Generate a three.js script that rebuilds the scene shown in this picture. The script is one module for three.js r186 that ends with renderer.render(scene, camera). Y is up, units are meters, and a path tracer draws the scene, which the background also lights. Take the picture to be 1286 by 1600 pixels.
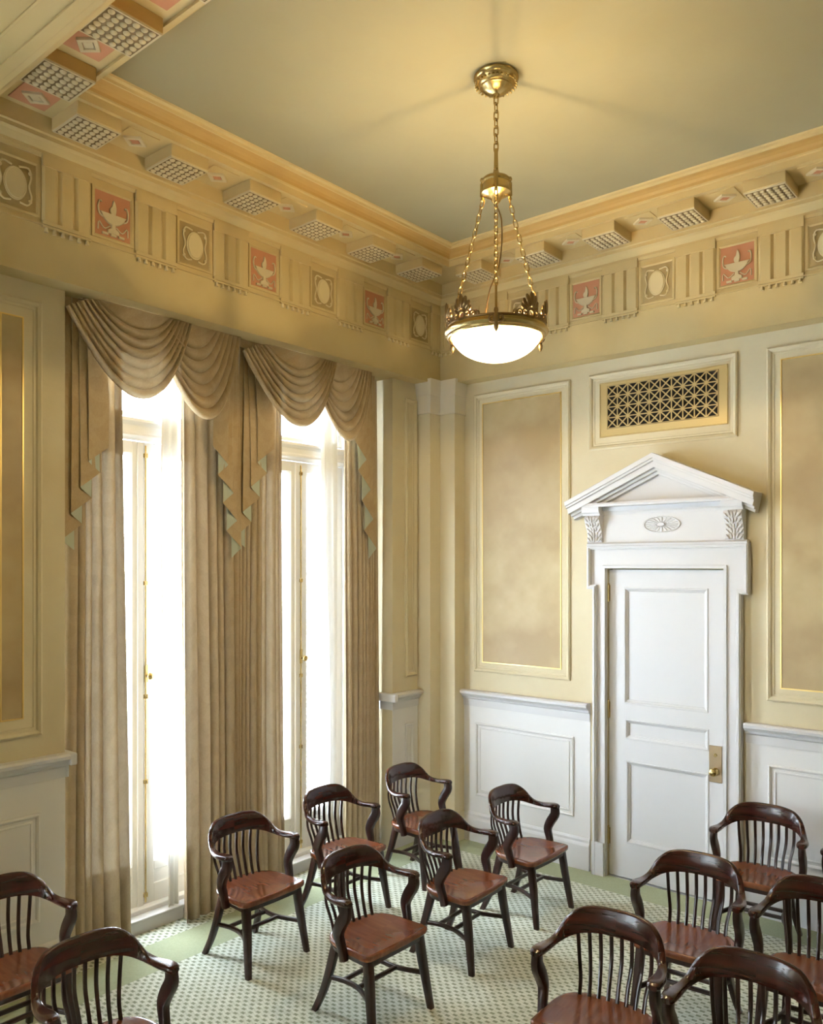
import * as THREE from 'three';
import { mergeGeometries, toCreasedNormals, mergeVertices } from 'three/addons/utils/BufferGeometryUtils.js';
import { RoundedBoxGeometry } from 'three/addons/geometries/RoundedBoxGeometry.js';

// ------------------------------------------------------------------ camera, sky, lights, exposure
const scene = new THREE.Scene();
const F = 1286.541, HORIZON = 884.865, YAW = 0.6977, EYE = [4.703, 2.519, 6.024];
const camera = new THREE.PerspectiveCamera(2 * Math.atan(HORIZON / F) * 180 / Math.PI, 1286 / (2 * HORIZON), 0.05, 200);
camera.position.set(...EYE);
camera.lookAt(EYE[0] - Math.sin(YAW), EYE[1], EYE[2] - Math.cos(YAW));
camera.setViewOffset(1286, 2 * HORIZON, 0, 0, 1286, 1600);      // a level view camera, lens shifted
camera.updateProjectionMatrix();
scene.background = new THREE.Color(0.79, 0.90, 1.0);             // bright overcast daylight
scene.backgroundIntensity = 35;
const renderer = new THREE.WebGLRenderer({ antialias: true });
renderer.toneMapping = THREE.LinearToneMapping;
renderer.toneMappingExposure = 1.06;
renderer.shadowMap.enabled = true;
const LAMP = { bulb: 4.4, color: [1.0, 0.73, 0.38], glow: 1.6 };

// ------------------------------------------------------------------ random, noise, textures
let seed = 7;
const rnd = () => { seed = (seed * 1664525 + 1013904223) >>> 0; return seed / 4294967296; };
const hash = (x, y) => { let h = Math.imul(x | 0, 374761393) + Math.imul(y | 0, 668265263); h = Math.imul(h ^ (h >>> 13), 1274126177); return ((h ^ (h >>> 16)) >>> 0) / 4294967296; };
function vnoise(x, y, p = 1 << 20) {
  const ix = Math.floor(x), iy = Math.floor(y), fx = x - ix, fy = y - iy, s = fx * fx * (3 - 2 * fx), t = fy * fy * (3 - 2 * fy), w = (n) => ((n % p) + p) % p;
  const a = hash(w(ix), w(iy)), b = hash(w(ix + 1), w(iy)), c = hash(w(ix), w(iy + 1)), d = hash(w(ix + 1), w(iy + 1));
  return (a + (b - a) * s) + ((c + (d - c) * s) - (a + (b - a) * s)) * t;
}
function fbm(x, y, oct, p) { let v = 0, a = 0.5, n = 0; for (let i = 0; i < oct; i++) { v += a * vnoise(x, y, p); n += a; a *= 0.55; x *= 2; y *= 2; p *= 2; } return v / n; }
function texture(size, fn, repeat = 1, srgb = true, h = size) {       // fn(u, v) -> [r, g, b] in 0..1
  const d = new Uint8Array(size * h * 4);
  for (let y = 0; y < h; y++) for (let x = 0; x < size; x++) {
    const c = fn(x / size, y / h), o = (y * size + x) * 4;
    for (let k = 0; k < 3; k++) d[o + k] = Math.max(0, Math.min(255, Math.round(c[k] * 255)));
    d[o + 3] = 255;
  }
  const t = new THREE.DataTexture(d, size, h);
  t.wrapS = t.wrapT = THREE.RepeatWrapping; t.magFilter = THREE.LinearFilter; t.minFilter = THREE.LinearMipmapLinearFilter; t.generateMipmaps = true;
  if (srgb) t.colorSpace = THREE.SRGBColorSpace;
  t.repeat.set(repeat, repeat); t.needsUpdate = true;
  return t;
}
const lerp3 = (a, b, t) => a.map((v, i) => v + (b[i] - v) * t);
const clamp01 = (v) => Math.max(0, Math.min(1, v));

// ------------------------------------------------------------------ materials
const std = (o) => new THREE.MeshStandardMaterial({ roughness: 0.6, ...o });
const phys = (o) => new THREE.MeshPhysicalMaterial({ roughness: 0.6, ...o });
const M = {};
const grainBump = texture(256, (u, v) => { const n = fbm(u * 16, v * 16, 4, 16); return [n, n, n]; }, 2.5, false);
const paintMap = (a, b) => texture(256, (u, v) => lerp3(a, b, clamp01((fbm(u * 4, v * 4, 5, 4) - 0.3) * 2)), 0.45);
M.wall = std({ map: paintMap([0.855, 0.815, 0.695], [0.825, 0.77, 0.635]), roughness: 0.62, bumpMap: grainBump, bumpScale: 0.0006 });
M.frieze = std({ map: paintMap([0.785, 0.71, 0.52], [0.745, 0.655, 0.455]), roughness: 0.65 });
M.ceiling = std({ map: texture(512, (u, v) => lerp3([0.61, 0.59, 0.48], [0.555, 0.525, 0.41], clamp01((fbm(u * 3, v * 3, 5, 3) - 0.28) * 2.2)), 0.16), roughness: 0.75 });
M.ochre = std({ map: paintMap([0.715, 0.595, 0.36], [0.67, 0.54, 0.30]), roughness: 0.65 });
M.white = std({ color: new THREE.Color(0.74, 0.745, 0.77), roughness: 0.4 });
M.dado = std({ color: new THREE.Color(0.85, 0.855, 0.865), roughness: 0.42 });
M.pilaster = std({ map: paintMap([0.905, 0.865, 0.755], [0.885, 0.835, 0.71]), roughness: 0.55 });
M.capital = std({ color: new THREE.Color(0.84, 0.79, 0.69), roughness: 0.5 });
M.panel = std({ map: texture(512, (u, v) => {
  const n = fbm(u * 4, v * 4, 5, 4), m = fbm(u * 3 + 7.3, v * 3 + 1.7, 3, 3);
  return lerp3(lerp3([0.66, 0.565, 0.39], [0.77, 0.70, 0.53], clamp01((n - 0.3) * 2.1)), [0.70, 0.62, 0.49], 0.45 * clamp01((m - 0.35) * 2.2));
}, 0.55), roughness: 0.42 });
M.gilt = std({ color: new THREE.Color(0.86, 0.66, 0.26), metalness: 0.75, roughness: 0.32 });
M.terracotta = std({ map: paintMap([0.745, 0.535, 0.405], [0.69, 0.47, 0.34]), roughness: 0.7 });
M.umber = std({ map: paintMap([0.67, 0.59, 0.41], [0.60, 0.52, 0.35]), roughness: 0.7 });
M.relief = std({ color: new THREE.Color(0.66, 0.56, 0.33), roughness: 0.6 });
M.bead = std({ color: new THREE.Color(0.58, 0.50, 0.32), roughness: 0.6 });
M.beadGround = std({ color: new THREE.Color(0.17, 0.115, 0.05), roughness: 0.8 });
M.brass = std({ color: new THREE.Color(0.50, 0.37, 0.155), metalness: 1, roughness: 0.27 });
M.darkBrass = std({ color: new THREE.Color(0.24, 0.155, 0.07), metalness: 1, roughness: 0.36 });
M.agedPlate = std({ color: new THREE.Color(0.36, 0.27, 0.17), metalness: 0.85, roughness: 0.42 });
M.black = std({ color: new THREE.Color(0.012, 0.010, 0.008), roughness: 0.95 });
M.grille = std({ color: new THREE.Color(0.62, 0.48, 0.22), metalness: 0.35, roughness: 0.42 });
M.bowl = phys({ color: new THREE.Color(0.95, 0.93, 0.86), roughness: 0.35, transmission: 0.35, thickness: 0, emissive: new THREE.Color(1, 0.93, 0.74), emissiveIntensity: LAMP.glow, side: THREE.DoubleSide });
M.glass = phys({ color: new THREE.Color(1, 1, 1), roughness: 0.0, transmission: 1, thickness: 0, ior: 1.5 });
M.sash = std({ color: new THREE.Color(0.92, 0.92, 0.91), roughness: 0.4 });

function wood(light, dark, rough) {
  return phys({ map: texture(256, (u, v) => {
    const w = fbm(u * 48, v * 3, 3, 48), f = fbm(u * 120, v * 5, 2, 120);
    return lerp3(dark, light, clamp01((w - 0.3) * 1.9) * 0.75 + f * 0.25);
  }, 1), roughness: rough, specularIntensity: 0.6, clearcoat: 0.4, clearcoatRoughness: 0.12 });
}
M.woodDark = wood([0.205, 0.085, 0.065], [0.115, 0.045, 0.037], 0.30);
M.woodSeat = wood([0.49, 0.28, 0.175], [0.395, 0.205, 0.125], 0.25);
M.woodRail = wood([0.27, 0.115, 0.085], [0.165, 0.065, 0.05], 0.26);

// carpet: pale sage ground with staggered dark flecks
M.carpet = std({ map: texture(512, (u, v) => {
  const n = 6, row = Math.floor(v * n * 2), fu = (u * n + (row % 2) * 0.5) % 1, fv = (v * n * 2) % 1;
  const dx = Math.abs(fu - 0.5) * 2, dy = Math.abs(fv - 0.5) * 2, weave = fbm(u * 128, v * 128, 2, 128), broad = fbm(u * 12, v * 12, 3, 12);
  let c = lerp3([0.875, 0.885, 0.84], [0.75, 0.77, 0.705], clamp01(weave * 0.9 + (broad - 0.5) * 1.0));
  const lattice = Math.abs(Math.abs(dx) + Math.abs(dy) - 0.98) < 0.13 ? 0.2 : 0;
  c = lerp3(c, [0.46, 0.50, 0.39], lattice);
  const d = Math.max(dx / 0.50, dy / 0.62);
  if (d < 1) c = lerp3(c, [0.445, 0.475, 0.375], clamp01((1 - d) * 6) * (0.6 + 0.25 * weave));
  return c;
}, 1 / 0.36), roughness: 0.95, bumpMap: grainBump, bumpScale: 0.002 });
M.carpetPlain = std({ map: texture(256, (u, v) => lerp3([0.67, 0.695, 0.575], [0.615, 0.645, 0.52], fbm(u * 40, v * 40, 3, 40)), 3), roughness: 0.95, bumpMap: grainBump, bumpScale: 0.002 });

// damask cloth: dull taupe with a faint scrolling figure
const damask = (a, b) => texture(512, (u, v) => {
  const x = u * Math.PI * 4, y = v * Math.PI * 4, w = fbm(u * 6, v * 6, 3, 6) * 4;
  const fig = Math.sin(x + Math.sin(y) * 1.4 + w) * Math.cos(y * 1.0 + Math.sin(x) * 1.7) > 0.42 ? 1 : 0, thread = fbm(u * 200, v * 60, 2, 200);
  return lerp3(a, b, fig * 0.16 + thread * 0.5);
}, 1.6);
const cloth = (map, tr) => phys({ map, roughness: 0.78, transmission: tr, thickness: 0, side: THREE.DoubleSide, sheen: 0.25, sheenRoughness: 0.5, sheenColor: new THREE.Color(0.8, 0.75, 0.65) });
M.drape = cloth(damask([0.755, 0.69, 0.58], [0.665, 0.59, 0.48]), 0.03);
M.swag = cloth(damask([0.74, 0.66, 0.52], [0.65, 0.55, 0.40]), 0.035);
M.lining = phys({ color: new THREE.Color(0.72, 0.73, 0.66), roughness: 0.85, transmission: 0.05, thickness: 0, side: THREE.DoubleSide });
M.liningSage = phys({ color: new THREE.Color(0.50, 0.55, 0.46), roughness: 0.85, transmission: 0.01, thickness: 0, side: THREE.DoubleSide });
M.blind = phys({ color: new THREE.Color(0.93, 0.93, 0.92), roughness: 1, transmission: 0.9, thickness: 0, side: THREE.DoubleSide });
M.sheer = phys({ color: new THREE.Color(0.95, 0.95, 0.93), roughness: 0.9, transmission: 0.07, thickness: 0, side: THREE.DoubleSide });

// ------------------------------------------------------------------ geometry helpers
const V = (x, y, z) => new THREE.Vector3(x, y, z);
function metreUV(g) {                                           // box mapping in metres from positions
  g = g.index ? g.toNonIndexed() : g;
  if (!g.attributes.normal) g.computeVertexNormals();
  const p = g.attributes.position, n = g.attributes.normal, uv = new Float32Array(p.count * 2);
  for (let i = 0; i < p.count; i += 3) {
    let nx = 0, ny = 0, nz = 0;
    for (let k = 0; k < 3; k++) { nx += n.getX(i + k); ny += n.getY(i + k); nz += n.getZ(i + k); }
    nx = Math.abs(nx); ny = Math.abs(ny); nz = Math.abs(nz);
    for (let k = 0; k < 3; k++) {
      const x = p.getX(i + k), y = p.getY(i + k), z = p.getZ(i + k);
      const [a, b] = ny >= nx && ny >= nz ? [x, z] : nx >= nz ? [z, y] : [x, y];
      uv[(i + k) * 2] = a; uv[(i + k) * 2 + 1] = b;
    }
  }
  g.setAttribute('uv', new THREE.BufferAttribute(uv, 2));
  return g;
}
function clean(g) { for (const k of Object.keys(g.attributes)) if (!['position', 'normal', 'uv'].includes(k)) g.deleteAttribute(k); return g.index ? g.toNonIndexed() : g; }
const join = (list) => metreUV(mergeGeometries(list.map((g) => { g = clean(g); if (!g.attributes.normal) g.computeVertexNormals(); if (g.attributes.uv) g.deleteAttribute('uv'); return g; })));
function box(x0, x1, y0, y1, z0, z1, r = 0) {
  const w = Math.abs(x1 - x0), h = Math.abs(y1 - y0), d = Math.abs(z1 - z0);
  const g = r ? new RoundedBoxGeometry(w, h, d, 2, Math.min(r, w * 0.49, h * 0.49, d * 0.49)) : new THREE.BoxGeometry(w, h, d);
  return g.translate((x0 + x1) / 2, (y0 + y1) / 2, (z0 + z1) / 2);
}
function fromTris(tris) {
  const a = new Float32Array(tris.length * 3); tris.forEach((v, i) => { a[i * 3] = v.x; a[i * 3 + 1] = v.y; a[i * 3 + 2] = v.z; });
  const g = new THREE.BufferGeometry(); g.setAttribute('position', new THREE.BufferAttribute(a, 3)); g.computeVertexNormals(); return g;
}
// rings of points joined into a skin; closed rings get end caps
function loft(rings, { caps = true, crease = 0.7, closed = true } = {}) {
  const n = rings[0].length, pos = [], idx = [];
  rings.forEach((r) => r.forEach((v) => pos.push(v.x, v.y, v.z)));
  const m = closed ? n : n - 1;
  for (let i = 0; i + 1 < rings.length; i++) for (let j = 0; j < m; j++) {
    const a = i * n + j, b = i * n + (j + 1) % n, c = a + n, d = b + n;
    idx.push(a, b, d, a, d, c);
  }
  if (caps && closed) for (const [r, flip] of [[0, true], [rings.length - 1, false]]) {
    const c = rings[r].reduce((s, v) => s.add(v), V(0, 0, 0)).divideScalar(n), ci = pos.length / 3; pos.push(c.x, c.y, c.z);
    for (let j = 0; j < n; j++) { const a = r * n + j, b = r * n + (j + 1) % n; flip ? idx.push(ci, b, a) : idx.push(ci, a, b); }
  }
  let g = new THREE.BufferGeometry(); g.setAttribute('position', new THREE.Float32BufferAttribute(pos, 3)); g.setIndex(idx);
  g.computeVertexNormals();
  return crease ? toCreasedNormals(g, crease) : g;
}
// a bar of rounded-rectangle section along points; w across 'side', h across the other
function bar(pts, w, h, side = V(1, 0, 0), n = 10, round = 0.35) {
  const curve = pts.length > 2 ? new THREE.CatmullRomCurve3(pts, false, 'centripetal') : new THREE.LineCurve3(pts[0], pts[1]), steps = pts.length > 2 ? n : 1, rings = [];
  const W = typeof w === 'function' ? w : () => w, H = typeof h === 'function' ? h : () => h;
  for (let i = 0; i <= steps; i++) {
    const t = i / steps, p = curve.getPoint(t), tan = curve.getTangent(t), up = tan.clone().cross(side).normalize(), s = up.clone().cross(tan).normalize();
    rings.push(section(W(t), H(t), round).map(([a, b]) => p.clone().addScaledVector(s, a).addScaledVector(up, b)));
  }
  return loft(rings);
}
function section(w, h, round = 0.35) {
  const a = w / 2, b = h / 2, r = Math.min(a, b) * round * 2 * 0.5, o = [];
  for (const [sx, sy, s0] of [[1, 1, 0], [-1, 1, 1], [-1, -1, 2], [1, -1, 3]]) for (let k = 0; k <= 2; k++) {
    const th = (s0 + k / 2) * Math.PI / 2; o.push([sx * (a - r) + r * Math.cos(th), sy * (b - r) + r * Math.sin(th)]);
  }
  return o;
}
// walls: 'back' plane z = c (u = x), 'left' plane x = c (u = z), 'near' plane z = c facing -z (u = x); d runs into the room
const onWall = { back: (c) => (u, v, d) => V(u, v, c + d), left: (c) => (u, v, d) => V(c + d, v, u), near: (c) => (u, v, d) => V(u, v, c - d) };
const flipped = { back: false, left: true, near: true };
function quads(list, flip) { const t = []; for (const [a, b, c, d] of list) flip ? t.push(a, c, b, a, d, c) : t.push(a, b, c, a, c, d); return fromTris(t); }
// a mouldings frame: profile of [inset, height]
function frame(wall, c, u0, u1, v0, v1, profile) {
  const f = onWall[wall](c), ring = ([i, d]) => [f(u0 + i, v0 + i, d), f(u1 - i, v0 + i, d), f(u1 - i, v1 - i, d), f(u0 + i, v1 - i, d)], q = [];
  for (let k = 0; k + 1 < profile.length; k++) { const a = ring(profile[k]), b = ring(profile[k + 1]); for (let j = 0; j < 4; j++) q.push([a[j], a[(j + 1) % 4], b[(j + 1) % 4], b[j]]); }
  return quads(q, flipped[wall]);
}
// a profile [d, v] run along a wall, mitred by m0, m1 at the ends
function run(wall, c, u0, u1, profile, m0 = 0, m1 = 0, caps = true) {
  const f = onWall[wall](c), q = [], t = [];
  for (let k = 0; k + 1 < profile.length; k++) {
    const [d0, v0] = profile[k], [d1, v1] = profile[k + 1];
    q.push([f(u0 + m0 * d0, v0, d0), f(u1 - m1 * d0, v0, d0), f(u1 - m1 * d1, v1, d1), f(u0 + m0 * d1, v1, d1)]);
  }
  const g = [quads(q, flipped[wall])];
  if (caps) {
    const tri = THREE.ShapeUtils.triangulateShape(profile.map(([d, v]) => new THREE.Vector2(d, v)), []);
    for (const [u, m] of [[u0, m0], [u1, -m1]]) for (const s of tri) for (const i of s) { const [d, v] = profile[i]; t.push(f(u + m * d, v, d)); }
    g.push(fromTris(t));
  }
  return mergeGeometries(g.map(clean));
}
function slab(wall, c, u0, u1, v0, v1, d0, d1, r = 0) {
  const f = onWall[wall](c), a = f(u0, v0, d0), b = f(u1, v1, d1);
  return box(Math.min(a.x, b.x), Math.max(a.x, b.x), Math.min(a.y, b.y), Math.max(a.y, b.y), Math.min(a.z, b.z), Math.max(a.z, b.z), r);
}
// place geometry drawn in (u, v, d) onto a wall
function place(g, wall, c, u, v) {
  if (wall === 'left') g.rotateY(Math.PI / 2).translate(c, v, u); else if (wall === 'near') g.rotateY(Math.PI).translate(u, v, c); else g.translate(u, v, c);
  return g;
}
const relief = (shape, depth, bevel = 0.003) => new THREE.ExtrudeGeometry(shape, { depth, bevelEnabled: bevel > 0, bevelThickness: bevel, bevelSize: bevel, bevelSegments: 1, curveSegments: 10 });
const ellipse = (cx, cy, rx, ry) => { const s = new THREE.Shape(); s.absellipse(cx, cy, rx, ry, 0, Math.PI * 2); return s; };
const poly = (pts) => { const s = new THREE.Shape(); pts.forEach(([x, y], i) => i ? s.lineTo(x, y) : s.moveTo(x, y)); s.closePath(); return s; };
const lathe = (pts, seg = 48) => new THREE.LatheGeometry(pts.map(([r, y]) => new THREE.Vector2(r, y)), seg);

// ------------------------------------------------------------------ naming
const used = new Map();
function numbered(name) { const n = used.get(name) ?? 0; used.set(name, n + 1); return n ? name + '_' + String(n).padStart(3, '0') : name; }
function mesh(name, geometry, material, parent, label) {
  const m = new THREE.Mesh(geometry, material); m.name = parent ? name : numbered(name); m.castShadow = m.receiveShadow = true;
  if (label) m.userData.label = label;
  (parent ?? scene).add(m); return m;
}
function structure(name, geometry, material) {
  const m = geometry ? mesh(name, geometry, material) : new THREE.Group();
  if (!geometry) { m.name = numbered(name); scene.add(m); }
  m.userData.kind = 'structure'; return m;
}
function thing(name, label, category, group) {
  const o = new THREE.Group(); o.name = numbered(name); o.userData = { label, category }; if (group) o.userData.group = group; scene.add(o); return o;
}

// ------------------------------------------------------------------ room shell
const WP = -0.15, ARCH = 4.2, CEIL = 5.21, RX = 6.6, NZ = 4.2, BZ = 8, REC0 = 0.5, REC1 = 3.53, GLZ = -0.45, WIN = [[2.79, 0.56], [1.32, 0.56]];
structure('floor', join([box(-0.9, RX + 0.3, -0.25, -0.006, -0.6, BZ + 0.3)]), M.dado);
const floor = scene.children[scene.children.length - 1];
mesh('carpet_field', join([box(0.2, RX, -0.006, 0, 0.15, BZ)]), M.carpet, floor, 'pale sage carpet with rows of dark green flecks');
mesh('carpet_band', join([box(WP, 0.2, -0.006, 0.0005, WP, BZ), box(0.2, RX, -0.006, 0.0005, WP, 0.15)]), M.carpetPlain, floor, 'plain sage green carpet border');
mesh('carpet_margin', join([box(-0.45, WP, -0.006, 0, REC0, REC1)]), M.carpet, floor, 'flecked carpet strip below the windows');
structure('ceiling', join([box(-0.6, RX + 0.3, CEIL, CEIL + 0.2, -0.6, 4.8), box(-0.6, RX + 0.3, 5.3, 5.5, 4.8, BZ + 0.3)]), M.ceiling);

// walls
const DX0 = 1.615, DX1 = 2.56, DH = 2.50;
const wallBack = structure('wall_back', join([box(-0.6, DX0, 0, ARCH, -0.45, WP), box(DX1, RX + 0.3, 0, ARCH, -0.45, WP), box(DX0, DX1, DH, ARCH, -0.45, WP), box(DX0, DX1, 0, DH, -0.45, -0.24)]), M.wall);
mesh('entablature', join([box(-0.6, RX + 0.3, ARCH, CEIL, -0.6, 0)]), M.frieze, wallBack);
const piece = [box(-0.6, WP, 0, ARCH, -0.15, REC0), box(-0.6, WP, 0, ARCH, REC1, BZ), box(-0.6, WP, ARCH, 5.5, NZ, BZ)];
const wz = [REC0, WIN[1][0] - WIN[1][1], WIN[1][0] + WIN[1][1], WIN[0][0] - WIN[0][1], WIN[0][0] + WIN[0][1], REC1];
for (const k of [0, 2, 4]) piece.push(box(-0.6, GLZ, 0, ARCH, wz[k], wz[k + 1]));
for (const k of [1, 3]) piece.push(box(-0.6, GLZ, 0, 0.095, wz[k], wz[k + 1]), box(-0.6, GLZ, 4.1, ARCH, wz[k], wz[k + 1]));
const wallLeft = structure('wall_left', join(piece), M.wall);
mesh('entablature', join([box(-0.6, 0, ARCH, CEIL, 0, NZ)]), M.frieze, wallLeft);
structure('wall_right', join([box(RX, RX + 0.3, 0, 5.5, -0.6, BZ + 0.3)]), M.wall);
const RW = [[0.02, 0.62], [0.78, 1.38]], RY = [0.25, 3.1];       // the rear wall has two tall windows with drawn white blinds
structure('wall_rear', join([box(-0.6, RX + 0.3, 0, RY[0], BZ, BZ + 0.3), box(-0.6, RX + 0.3, RY[1], 5.5, BZ, BZ + 0.3), box(-0.6, RW[0][0], RY[0], RY[1], BZ, BZ + 0.3), box(RW[0][1], RW[1][0], RY[0], RY[1], BZ, BZ + 0.3), box(RW[1][1], RX + 0.3, RY[0], RY[1], BZ, BZ + 0.3)]), M.wall);
RW.forEach(([a, b], i) => {
  const w = structure('window_' + (i + 3), null);
  mesh('window_frame', join([box(a, a + 0.06, RY[0], RY[1], BZ + 0.1, BZ + 0.16, 0.004), box(b - 0.06, b, RY[0], RY[1], BZ + 0.1, BZ + 0.16, 0.004), box(a + 0.06, b - 0.06, RY[0], RY[0] + 0.07, BZ + 0.1, BZ + 0.16, 0.004), box(a + 0.06, b - 0.06, RY[1] - 0.07, RY[1], BZ + 0.1, BZ + 0.16, 0.004)]), M.sash, w);
  mesh('pane', join([box(a + 0.05, b - 0.05, RY[0] + 0.06, RY[1] - 0.06, BZ + 0.128, BZ + 0.132)]), M.glass, w);
  mesh('blind', join([new THREE.PlaneGeometry(b - a - 0.02, RY[1] - RY[0] - 0.02).translate((a + b) / 2, (RY[0] + RY[1]) / 2, BZ + 0.06)]), M.blind, w, 'drawn white roller blind');
});
// header over the opening towards the viewer: soffit with two flat mouldings
const header = structure('trim_1', join([box(0, RX, 4.93, CEIL, NZ, 5.3), box(-0.15, RX, CEIL - 0.1, 5.5, 5.2, 5.3)]), M.frieze);
mesh('soffit_moulding', join([box(0, RX, 4.922, 4.932, NZ + 0.004, NZ + 0.06, 0.003), box(0, RX, 4.924, 4.932, NZ + 0.15, NZ + 0.165, 0.003), box(0, RX, 4.922, 4.932, NZ + 0.52, NZ + 0.56, 0.003)]), M.frieze, header);

// ------------------------------------------------------------------ entablature
const BED = [[-0.01, 4.905], [0.018, 4.905], [0.018, 4.922], [0.03, 4.93], [0.055, 4.952], [0.078, 4.962], [0.078, 4.985], [0.092, 4.99], [0.092, 5.086], [-0.01, 5.086]];
const CORONA = [[-0.01, 5.086], [0.41, 5.086], [0.41, 5.072], [0.435, 5.072], [0.435, 5.118], [0.448, 5.122], [0.448, 5.132], [-0.01, 5.132]];
const COVE = [[-0.01, 5.132], [0.448, 5.132], [0.452, 5.15], [0.465, 5.166], [0.488, 5.178], [0.515, 5.182], [-0.01, 5.182]];
const CROWN = [[-0.01, 5.182], [0.525, 5.182], [0.53, 5.196], [0.555, 5.2], [0.56, CEIL + 0.001], [-0.01, CEIL + 0.001]];
const sideOf = { left: { c: 0, u0: 0, u1: NZ, m0: 1, m1: 1 }, back: { c: 0, u0: 0, u1: RX, m0: 1, m1: 0 }, near: { c: NZ, u0: 0, u1: RX, m0: 1, m1: 0 } };
const beadGeo = (() => { const g = new THREE.SphereGeometry(0.0172, 10, 5, 0, Math.PI * 2, Math.PI / 2, Math.PI / 2); g.scale(1, 0.7, 1); return clean(g); })();
const lozenge = (r) => poly([[-r, 0], [0, -r * 0.82], [r, 0], [0, r * 0.82]]);
const lozFrame = (() => { const s = lozenge(0.075); s.holes.push(new THREE.Path(lozenge(0.048).getPoints())); return s; })();
for (const wall of ['left', 'back', 'near']) {
  const S = sideOf[wall], cornice = structure('trim_2', join([run(wall, S.c, S.u0, S.u1, CORONA, S.m0, S.m1)]), M.frieze);
  if (wall !== 'near') mesh('bed_moulding', join([run(wall, S.c, S.u0, S.u1, BED, S.m0, S.m1)]), M.frieze, cornice); else mesh('bed_moulding', join([run(wall, S.c, S.u0, S.u1, BED.map(([d, v]) => [d, Math.max(v, 4.93)]), 1, 0)]), M.frieze, cornice);
  mesh('cove', join([run(wall, S.c, S.u0, S.u1, COVE, S.m0, S.m1)]), M.ochre, cornice, 'ochre painted cove');
  mesh('crown_moulding', join([run(wall, S.c, S.u0, S.u1, CROWN, S.m0, S.m1)]), M.frieze, cornice);
  for (let k = 1; k * 0.6 < S.u1 - 0.3; k++) {
    const u = k * 0.6, wide = 0.135;
    const block = mesh('mutule', join([slab(wall, S.c, u - wide, u + wide, 5.012, 5.087, 0.09, 0.385, 0.006)]), wall === 'near' ? M.ochre : M.frieze, cornice);
    const f = onWall[wall](S.c);
    mesh('bead_plate', join([slab(wall, S.c, u - 0.125, u + 0.125, 5.004, 5.013, 0.115, 0.37)]), M.beadGround, block, 'dark ground under the beads');
    const beads = [];
    for (let i = 0; i < 6; i++) for (let j = 0; j < 6; j++) { const p = f(u - 0.1035 + i * 0.0414, 5.005, 0.139 + j * 0.0414); beads.push([p.x, p.y, p.z]); }
    if (wall === 'near' ? k <= 2 : wall === 'left' && k === 6) for (const p of beads) { const b = mesh('bead', beadGeo, M.bead, block); b.position.set(...p); }
    else { const b = mesh('bead_grid', join(beads.map((p) => beadGeo.clone().translate(...p))), M.bead, block); b.userData.kind = 'stuff'; }
    const e = [slab(wall, S.c, u - 0.125, u + 0.125, 5.003, 5.013, 0.105, 0.115), slab(wall, S.c, u - 0.125, u + 0.125, 5.003, 5.013, 0.37, 0.38), slab(wall, S.c, u - 0.133, u - 0.125, 5.003, 5.013, 0.105, 0.38), slab(wall, S.c, u + 0.125, u + 0.133, 5.003, 5.013, 0.105, 0.38)];
    mesh('bead_border', join(e), M.bead, block);
  }
  for (let k = 0; (k + 0.5) * 0.6 < S.u1 - 0.2; k++) {            // the small coffers between the mutules
    if (k === 0) continue;
    const u = (k + 0.5) * 0.6, red = wall === 'near' || (wall === 'left' && k === 6);
    const p = onWall[wall](S.c)(u, 5.087, 0.25);
    const ground = mesh('coffer_panel', join([slab(wall, S.c, u - 0.1, u + 0.1, 5.08, 5.0865, 0.14, 0.36)]), red ? M.terracotta : M.frieze, cornice);
    const flat = (shape, h) => { const g = relief(shape, h, 0.002); g.rotateX(Math.PI / 2); if (wall === 'left') g.rotateY(Math.PI / 2); g.translate(p.x, 5.081, p.z); return g; };
    mesh('lozenge_moulding', join([flat(lozFrame, 0.014)]), M.bead, ground);
    mesh('lozenge_boss', join([flat(lozenge(0.034), 0.01)]), red ? M.bead : M.terracotta, ground);
  }
}

// frieze: triglyphs with guttae, square metopes with urns and medallions
const TW = 0.30, TB = 4.50, TT = 4.905;
function triglyphGeo(w0, w1) {                                  // across w0..w1 with V grooves at the thirds
  const g0 = 0.018, prof = [];
  const push = (x, d) => prof.push([x, d]);
  push(w0, 0); if (w0 === -0.15) { push(-0.15, g0 - 0.012); push(-0.135, g0); } else push(w0, g0);
  for (const c of [-0.05, 0.05]) if (c > w0 + 0.01 && c < w1 - 0.01) { push(c - 0.018, g0); push(c, 0.002); push(c + 0.018, g0); }
  if (w1 === 0.15) { push(0.135, g0); push(0.15, g0 - 0.012); } else push(w1, g0);
  push(w1, 0);
  const y0 = 0.0, y1 = 0.37, s = new THREE.Shape(); prof.forEach(([x, d], i) => i ? s.lineTo(x, -d) : s.moveTo(x, -d));
  const body = new THREE.ExtrudeGeometry(s, { depth: y1 - y0, bevelEnabled: false }).rotateX(-Math.PI / 2);
  const parts = [clean(body)];
  parts.push(clean(box(w0, w1, 0.335, TT - TB, 0, 0.022, 0.002)), clean(box(w0, w1, -0.002, 0.02, 0, 0.02, 0.002)));
  return mergeGeometries(parts.map((g) => { if (g.attributes.uv) g.deleteAttribute('uv'); return g; }));
}
const guttaGeo = new THREE.CylinderGeometry(0.0085, 0.0125, 0.026, 8);
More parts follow.
